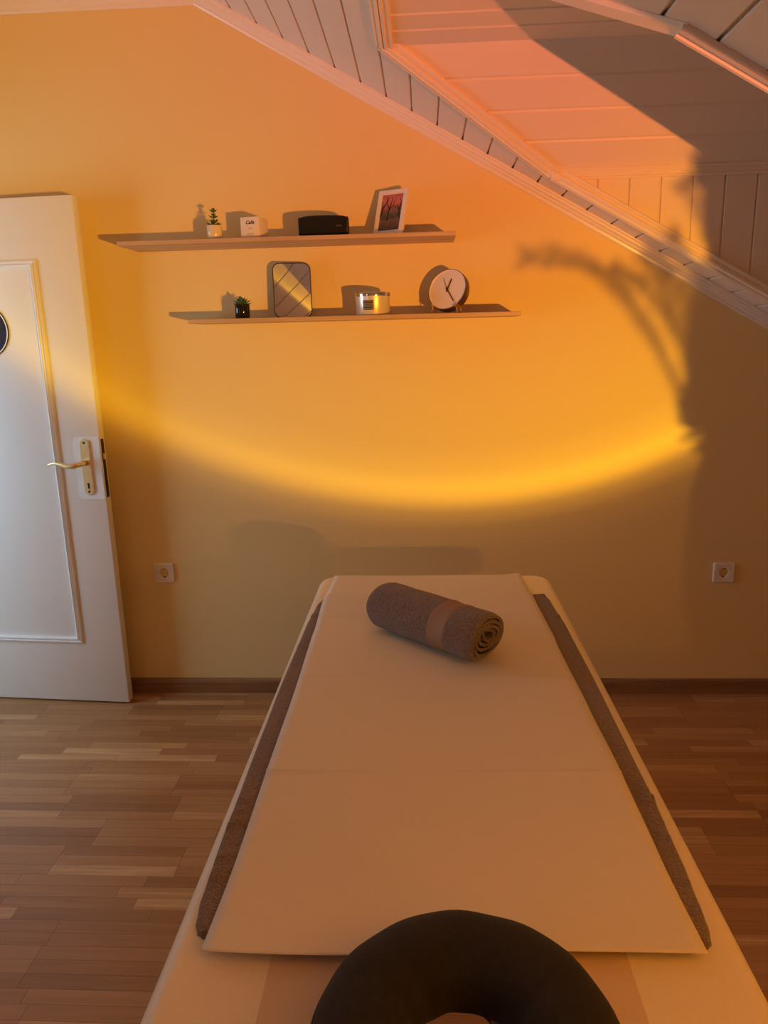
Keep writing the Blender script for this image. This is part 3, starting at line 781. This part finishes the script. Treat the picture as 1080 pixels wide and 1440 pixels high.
# charcoal terry cover lying under the paper
M_terry = mat('brown_grey_terry', (0.22, 0.150, 0.125), 0.95, bump=1.0, bscale=300, var=0.35, vscale=300, sheen=0.25, detail=4, dist=0.006)
def terry_cover():
    left = [(-2.065, -0.300), (-2.058, -0.311), (-2.04, -0.318), (-2.0, -0.323), (-1.85, -0.328), (-1.55, -0.332), (-1.33, -0.334), (-1.0, -0.330), (-0.83, -0.321), (-0.78, -0.311), (-0.745, -0.300)]
    right = [(-2.066, 0.357), (-2.057, 0.366), (-2.03, 0.371), (-1.99, 0.374), (-1.9, 0.379), (-1.75, 0.383), (-1.33, 0.3835), (-1.02, 0.380), (-0.80, 0.370), (-0.745, 0.362)]
    ny, nx = 190, 60
    rng = random.Random(3)
    rip = [(rng.uniform(-2.045, -1.72), rng.uniform(0.004, 0.008), rng.uniform(0.0022, 0.0042), s, rng.uniform(-.5, .5)) for s in (-1, 1) for _ in range(9)]
    rip += [(-0.92, 0.01, 0.004, -1, .3), (-0.93, 0.012, 0.003, 1, -.4), (-1.13, 0.008, 0.003, -1, -.3), (-0.76, 0.006, 0.003, 1, .1)]
    top, bot = [], []
    for j in range(ny+1):
        y = -2.066 + (2.066-0.745)*j/ny
        xl, xr = smooth_interp(left, y), smooth_interp(right, y)
        rt, rb = [], []
        for i in range(nx+1):
            u = i/nx; x = xl + (xr-xl)*(0.5-0.5*math.cos(math.pi*u))
            e = min(u, 1-u); ed = min((x-xl), (xr-x), (y+2.066), (-0.745-y))
            th = 0.0075*min(1, (max(ed, 0)/0.006)**0.5) + 0.0006
            z = TZ + 0.0008 + th
            sd = -1 if x < 0.03 else 1; dx = abs(x-(xl if sd < 0 else xr))
            for ry, rw, ra, rs, sl in rip:
                if rs == sd and dx < 0.036:
                    z += ra*1.5*math.exp(-((y-ry-sl*(dx-0.01))/rw)**2)*min(1, ed/0.004)*(1 if dx < 0.020 else max(0, 1-((dx-0.020)/0.014))**1.5)
            # vinyl top rounds off at the sides: follow it
            k = max(0, (TX0+0.030)-x, x-(TX1-0.030))
            z -= (0.030 - math.sqrt(max(0, 0.030**2-min(k, 0.029)**2)))
            rt.append(V((x, y, z))); rb.append(V((x, y, z-th+0.0002)))
        top.append(rt); bot.append(rb)
    bm = bmesh.new()
    T = loft(bm, top, False); Bt = loft(bm, bot, False)
    bnd = lambda G: G[0] + [r[-1] for r in G[1:]] + G[-1][-2::-1] + [r[0] for r in G[-2:0:-1]]
    a, b = bnd(T), bnd(Bt)
    for i in range(len(a)):
        j = (i+1) % len(a); bm.faces.new((a[i], a[j], b[j], b[i]))
    o = obj('terry_cover', bm, M_terry, None, True)
    tag(o, 'dark brown terry towel spread flat under the white paper on the massage table', 'towel')
terry_cover()

def paper_sheet():
    left = [(-2.085, -0.292), (-1.92, -0.2895), (-1.5, -0.2915), (-1.08, -0.297), (-0.80, -0.305), (-0.575, -0.301), (-0.50, -0.299)]
    right = [(-2.085, 0.349), (-1.9, 0.345), (-1.7, 0.343), (-1.45, 0.338), (-1.1, 0.329), (-0.75, 0.321), (-0.55, 0.316), (-0.5, 0.315)]
    ny, nx = 260, 40
    rows = []
    creases = [(-0.930, 0.006, 0.0035), (-1.313, 0.0035, 0.0034), (-1.697, 0.003, 0.0044), (-1.085, 0.03, 0.0016)]
    for j in range(ny+1):
        t = j/ny
        row = []
        for i in range(nx+1):
            u = i/nx
            near = -2.101 - 0.010*math.sin(math.pi*min(1, u*1.5))*(1-u) + 0.014*u
            s = t*(-0.515-near) + 0.0
            y = near + s
            x = smooth_interp(left, y) + (smooth_interp(right, y)-smooth_interp(left, y))*u
            z = TZ + 0.0112 + smooth_lin([(-2.085, 0.0), (-1.697, 0.0050), (-1.313, 0.0008), (-1.085, 0.0042), (-0.930, 0.0012), (-0.744, 0.0018), (-0.6, 0.0)], y)
            # beyond the cover the paper lies on the vinyl
            z -= 0.0084*(1/(1+math.exp(-(y+0.738)/0.004)))
            for cy_, cw, ca in creases:
                z += ca*math.exp(-((y-cy_-0.004*math.sin(3*u+cy_*9))/cw)**2)*(0.75+0.25*math.cos(6*u))
            z += 0.0009*math.sin(9*u+4*y)*math.sin(3.7*y+1.0)
            # lifted lip at the near end
            lip = max(0, 1-(s/0.13)); z += 0.0075*lip*lip*(0.6+0.4*math.sin(2.5*u+0.4))
            # follow the rounded far end
            k = max(0, y-(TY1-0.030))
            if k > 0:
                z -= (0.030-math.sqrt(max(0, 0.030**2-min(k, 0.0295)**2)))*0.9
                z += 0.010*max(0, u-0.9)/0.1*(k/0.02)
            row.append(V((x, y, z)))
        rows.append(row)
    bm = bmesh.new()
    T = loft(bm, rows, False); Bt = loft(bm, [[p-V((0, 0, 0.0006)) for p in r] for r in rows], False)
    bnd = lambda G: G[0] + [r[-1] for r in G[1:]] + G[-1][-2::-1] + [r[0] for r in G[-2:0:-1]]
    a, b = bnd(T), bnd(Bt)
    for i in range(len(a)):
        j = (i+1) % len(a); bm.faces.new((a[i], a[j], b[j], b[i]))
    m = mat('couch_paper', (0.84, 0.75, 0.62), 0.7, bump=0.05, bscale=60)      # thin paper, lets some of what lies below show through
    nt = m.node_tree; tr = nt.nodes.new('ShaderNodeBsdfTransparent'); mx = nt.nodes.new('ShaderNodeMixShader'); mx.inputs[0].default_value = 0.17
    tr.inputs[0].default_value = (0.95, 0.88, 0.76, 1)
    nt.links.new(nt.nodes['Principled BSDF'].outputs[0], mx.inputs[1]); nt.links.new(tr.outputs[0], mx.inputs[2])
    nt.links.new(mx.outputs[0], nt.nodes['Material Output'].inputs['Surface'])
    o = obj('paper_sheet', bm, m, None, True)
    tag(o, 'long pale paper sheet with faint fold lines covering the massage table', 'paper sheet')
paper_sheet()

# rolled towel
def rolled_towel():
    E0 = V((-0.106, -0.995)); E1 = V((0.148, -1.232))
    d2 = (E1-E0); LEN = d2.length; ang = math.atan2(d2.y, d2.x)
    root = empty('rolled_towel', ((E0.x+E1.x)/2, (E0.y+E1.y)/2, TZ+0.0105), ang, 'dark brown terry towel rolled up and lying on the paper sheet', 'towel')
    RW, RH = 0.080, 0.066
    M_roll = mat('roll_terry', (0.185, 0.122, 0.100), 0.95, bump=1.0, bscale=240, var=0.42, vscale=240, sheen=0.3, detail=4, dist=0.007)
    def fac(t):      # girth along the roll, pinched at the woven band
        return 1.0 - 0.055*math.exp(-((t-0.70)/0.055)**2) - 0.07*max(0, (t-0.94)/0.06)**2 - 0.10*max(0, (0.06-t)/0.06)**2
    rng = random.Random(5)
    turns = 4.3; thick = 0.0082; n = 260
    cen, nor = [], []
    def spiral(s):     # s in 0..1 from the outside in
        th = -2.2 - 2*math.pi*turns*s
        r = 1.0 - 0.86*s
        sq = 0.82 + 0.18*(1-s)                     # flatter towards the core
        wob = 1 + 0.045*math.sin(3*th+1.0)*s + 0.03*math.sin(5*th)*s
        return V((r*RW*0.93*math.cos(th)*wob, r*RH*0.93*math.sin(th)*wob*sq - 0.004*s + 0.010*s))
    pts = [spiral(i/n) for i in range(n+1)]
    out, inn = [], []
    for i, p in enumerate(pts):
        t = (pts[min(i+1, n)]-pts[max(i-1, 0)]).normalized(); nm = V((t.y, -t.x))
        if nm.dot(p) < 0: nm = -nm
        k = thick*(0.5 if i < n-4 else 0.4)
        e = min(1, i/3)*0.6+0.4
        out.append(p + nm*k*e); inn.append(p - nm*k*e)
    sec = out + inn[::-1]
    bm = bmesh.new(); rings = []
    NT = 60
    for j in range(NT+1):
        t = j/NT; x = -LEN/2 + LEN*t; f = fac(t)
        ring = []
        for q_, p in enumerate(sec):
            dxo = 0.006*math.sin(q_*0.09)*(1 if t > 0.5 else -1)*(abs(2*t-1)**6)
            wv = 1 + 0.010*math.sin(9*t + 3*math.atan2(p.y, p.x)) + 0.008*math.sin(23*t + 5*math.atan2(p.y, p.x))
            ring.append(V((x+dxo, p.x*f*wv, RH*0.96 + p.y*f*wv)))
        rings.append(ring)
    R = loft(bm, rings, True)
    m_ = len(out)
    for G in (R[0], R[-1]):
        for i in range(m_-1):
            a, b, c, d = G[i], G[i+1], G[2*m_-2-i], G[2*m_-1-i]
            bm.faces.new((a, b, c, d))
    obj('terry_roll', bm, M_roll, root, True, 60)
    # woven band: a smooth sleeve round the outer turn
    bm = bmesh.new(); rings = []
    for t in [0.615 + 0.165*k/10 for k in range(11)]:
        x = -LEN/2 + LEN*t; f = fac(t); g = 0.0018 if 0 < (t-0.615) < 0.165-1e-6 else -0.001
        ring = []
        for i in range(0, int(n/turns)+2):
            p = out[i]; wv = 1 + 0.010*math.sin(9*t + 3*math.atan2(p.y, p.x)) + 0.008*math.sin(23*t + 5*math.atan2(p.y, p.x))
            l = p.length; pp = p*((l+g)/l)
            ring.append(V((x, pp.x*f*wv, RH*0.96 + pp.y*f*wv)))
        rings.append(ring)
    loft(bm, rings, False)
    b_ = obj('woven_band', bm, mat('flat_woven_band', (0.29, 0.185, 0.135), 0.75, bump=0.3, bscale=700), root, True)
    b_['label'] = 'smooth woven band'
rolled_towel()

# crescent face pillow
def face_pillow():
    root = empty('face_pillow', (0.038, -2.249, TZ+0.0015), 0, 'charcoal black crescent face cushion lying over the hole of the table', 'cushion')
    cloth = mat('charcoal_jersey', (0.012, 0.0095, 0.009), 0.9, bump=0.35, bscale=800, var=0.3, vscale=120, sheen=0.06)
    RM, a0, a1 = 0.1125, math.radians(-62), math.radians(242)
    n, k = 72, 28
    rings = []
    seam_o = []
    for i in range(n+1):
        t = i/n; a = a0 + (a1-a0)*t
        e = min(t, 1-t)*(a1-a0)*RM      # distance to the end
        end = math.sqrt(max(0.0, 1-max(0, 1-e/0.05)**2)) if e < 0.05 else 1.0
        end = max(end, 0.03)
        wr = 0.0545*(0.92+0.08*math.sin(math.pi*t))*end; hr = 0.047*(0.85+0.15*math.sin(math.pi*t))*end
        rr_ = RM
        c = V((rr_*math.cos(a), rr_*math.sin(a), 0.045)); ro = V((math.cos(a), math.sin(a), 0))
        ring = []
        for j in range(k):
            b = 2*math.pi*j/k; cb, sb = math.cos(b), math.sin(b)
            zz = hr*math.copysign(abs(sb)**0.85, sb)*(1.0 if sb > 0 else 0.95)
            ww = wr*math.copysign(abs(cb)**0.9, cb)
            wr_noise = 1+0.012*math.sin(7*a+3*b)+0.010*math.sin(13*a)
            ring.append(c + ro*ww*wr_noise + V((0, 0, zz*wr_noise)))
        rings.append(ring); seam_o.append(c + ro*(wr*1.01) + V((0, 0, 0.006)))
    bm = bmesh.new(); loft(bm, rings, True, True, True); obj('cushion_body', bm, cloth, root, True)
    bm = bmesh.new(); tube(bm, seam_o[3:-3], 0.0024, 8); obj('seam_piping', bm, mat('black_piping', (0.010, 0.008, 0.008), 0.7), root, True)
face_pillow()

# ------------------------------------------------------------------ sideboard with the lamp and the dried grasses (right of the camera)
def sideboard():
    root = empty('sideboard', (1.20, -3.06, 0), 0, 'low oak sideboard under the sloped ceiling carrying the sunset lamp', 'sideboard')
    wd = wood('sideboard_oak', (0.30, 0.18, 0.09), (0.46, 0.30, 0.17), 'Y', 0.45)
    bm = bmesh.new(); box(bm, -0.20, 0.20, -0.66, 0.66, 0.10, 0.78, 0.004); obj('carcass', bm, wd, root)
    for s in (-1, 1):
        bm = bmesh.new(); box(bm, -0.218, -0.199, min(s*0.01, s*0.64), max(s*0.01, s*0.64), 0.13, 0.75, 0.003); d = obj('door', bm, wd, root)
        bm = bmesh.new(); lathe(bm, [(0.006, 0), (0.006, 0.012), (0.012, 0.016), (0.012, 0.024), (0.009, 0.026)], 20, Matrix.Translation((-0.217, s*0.05, 0.50)) @ Matrix.Rotation(math.radians(-90), 4, 'Y')); obj('knob', bm, M_brass, d, True, 40)
    for sx in (-0.17, 0.17):
        for sy in (-0.60, 0.60):
            bm = bmesh.new(); lathe(bm, [(0.014, 0), (0.022, 0.10)], 16, Matrix.Translation((sx, sy, 0))); obj('leg', bm, wd, root, True, 40)
sideboard()
def sunset_lamp():
    root = empty('sunset_lamp', (LAMP.x-AXIS.x*0.05, LAMP.y-AXIS.y*0.05, 0.78), 0, 'small black sunset projector lamp on the sideboard', 'lamp')
    blk = mat('black_lamp_metal', (0.012, 0.012, 0.012), 0.35, metal=0.5)
    bm = bmesh.new(); lathe(bm, [(0.048, 0), (0.05, 0.002), (0.05, 0.010), (0.045, 0.013)], 40); obj('base', bm, blk, root, True, 40)
    hz = LAMP.z - AXIS.z*0.05 - 0.78
    bm = bmesh.new(); tube(bm, [(0, 0, 0.010), (0, 0, hz-0.028)], 0.006, 12); obj('pole', bm, blk, root, True)
    Q = AXIS.to_track_quat('Z', 'Y').to_matrix().to_4x4()
    bm = bmesh.new(); lathe(bm, [(0.022, -0.045), (0.030, -0.040), (0.031, 0.0), (0.031, 0.034), (0.028, 0.036), (0.027, 0.030)], 40, Matrix.Translation((0, 0, hz)) @ Q); obj('lamp_head', bm, blk, root, True, 40)
    bm = bmesh.new(); lathe(bm, [(0.0272, 0.028), (0.0272, 0.031), (0.018, 0.036), (0.008, 0.0385)], 40, Matrix.Translation((0, 0, hz)) @ Q); obj('lens', bm, mat('amber_lens', (0.9, 0.5, 0.15), 0.05, coat=1.0), root, True, 40)
sunset_lamp()
YV = -2.50
def via(xw, zw, yw=0.0, Y=YV):
    t = (Y-LAMP.y)/(yw-LAMP.y)
    return V((LAMP.x + (xw-LAMP.x)*t, Y, LAMP.z + (zw-LAMP.z)*t))
def grasses():
    root = empty('vase', (1.268, YV, 0.78), 0, 'tall pale ceramic vase on the sideboard holding dried grasses', 'vase')
    bm = bmesh.new()
    lathe(bm, [(0.042, 0), (0.050, 0.004), (0.066, 0.06), (0.072, 0.13), (0.070, 0.18), (0.062, 0.215), (0.056, 0.232), (0.052, 0.231), (0.058, 0.212), (0.066, 0.18), (0.066, 0.10)], 48); obj('vase_body', bm, mat('pale_ceramic', (0.62, 0.52, 0.42), 0.5), root, True, 50)
    straw = mat('dried_grass', (0.42, 0.28, 0.14), 0.8)
    top = V((1.262, YV, 0.985)); foot = V((1.262, YV, 0.80))
    bun = empty('dried_grass_bundle', foot, 0, 'bundle of dried plumed grasses standing in the pale vase', 'dried grass')
    def frond(pts, w0, w1, dens, seed, l_ang=0.8, s0=18):
        rng = random.Random(seed); bm = bmesh.new()
        P = [top-foot + V((rng.uniform(-.006, .006), rng.uniform(-.006, .006), 0))] + [p-foot for p in pts]
        P0 = [V((rng.uniform(-.01, .01), rng.uniform(-.008, .008), 0.01))] + P
        # smooth path
        path = []
        for i in range(len(P0)-1):
            a, b, c, d = P0[max(i-1, 0)], P0[i], P0[i+1], P0[min(i+2, len(P0)-1)]
            for k in range(8):
                t = k/8; path.append(0.5*((2*b)+(c-a)*t+(2*a-5*b+4*c-d)*t*t+(3*b-a-3*c+d)*t**3))
        path.append(P0[-1]); n = len(path)
        tube(bm, path, [0.0016*(1-0.7*i/n) for i in range(n)], 5)
        cnt = int((n-s0)*dens)
        for q in range(cnt):
            f = s0 + (n-1-s0)*q/max(1, cnt-1); i = min(int(f), n-2); p = path[i].lerp(path[i+1], f-i)
            t = (path[i+1]-path[i]).normalized(); k = (f-s0)/(n-1-s0)
            wl = (w0+(w1-w0)*k)*rng.uniform(.7, 1.15)
            sgn = 1 if q % 2 else -1
            sd = t.cross(V((0, 1, 0))).normalized()*sgn + V((0, rng.uniform(-.7, .7), 0))
            leaf(bm, p, t*l_ang+sd*0.8, wl, wl*0.34, wl*0.16, 0.05)
        o = obj('plume', bm, straw, bun, True)
    frond([via(1.02, 1.10), via(0.985, 1.20), via(0.90, 1.38), via(0.80, 1.53), via(0.68, 1.66), via(0.55, 1.735), via(0.38, 1.75)], 0.010, 0.016, 2.2, 1)
    frond([via(1.03, 1.15), via(1.01, 1.28), via(0.96, 1.42), via(0.88, 1.55), via(0.78, 1.65), via(0.70, 1.70)], 0.009, 0.012, 2.0, 2)
    frond([via(1.05, 1.25), via(1.00, 1.45), via(0.93, 1.62), via(0.86, 1.72), via(0.80, 1.84)], 0.012, 0.014, 2.2, 3)
    frond([via(1.06, 1.25), via(1.03, 1.5), via(0.98, 1.7), via(0.94, 1.85), via(0.86, 1.95, -0.2)], 0.014, 0.013, 2.4, 4)
    frond([via(1.04, 1.2), via(0.99, 1.40), via(0.92, 1.55), via(0.86, 1.64), via(0.80, 1.74)], 0.010, 0.012, 1.8, 21)
    frond([via(1.05, 1.2), via(1.02, 1.42), via(0.97, 1.60), via(0.93, 1.74)], 0.012, 0.012, 1.8, 22)
    frond([via(1.08, 1.3), via(1.06, 1.55), via(1.02, 1.75), via(0.97, 1.95, -0.2), via(0.935, 2.09, -0.22)], 0.022, 0.032, 5.5, 5)
    frond([via(1.07, 1.3), via(1.06, 1.6), via(1.055, 1.78, -0.15), via(1.06, 1.95, -0.2), via(1.08, 2.15, -0.2)], 0.030, 0.030, 6.0, 98, 0.8, 9)
    frond([via(1.11, 1.3), via(1.12, 1.6), via(1.14, 1.9, -0.1), via(1.16, 2.10, -0.2), via(1.18, 2.34, -0.2)], 0.034, 0.034, 6.0, 97, 0.8, 7)
    for i in range(20):
        rng = random.Random(40+i); u = (i+rng.random())/20; xe = 1.09 + 0.60*u
        frond([via(1.065+0.46*u, 1.12), via(1.07+0.50*u, 1.42), via(xe, 1.80), via(xe+0.02, 2.15, -0.1), via(xe+0.03, 2.46, -0.2)], 0.032, 0.030, 6.0, 60+i, 0.8, 7)
grasses()
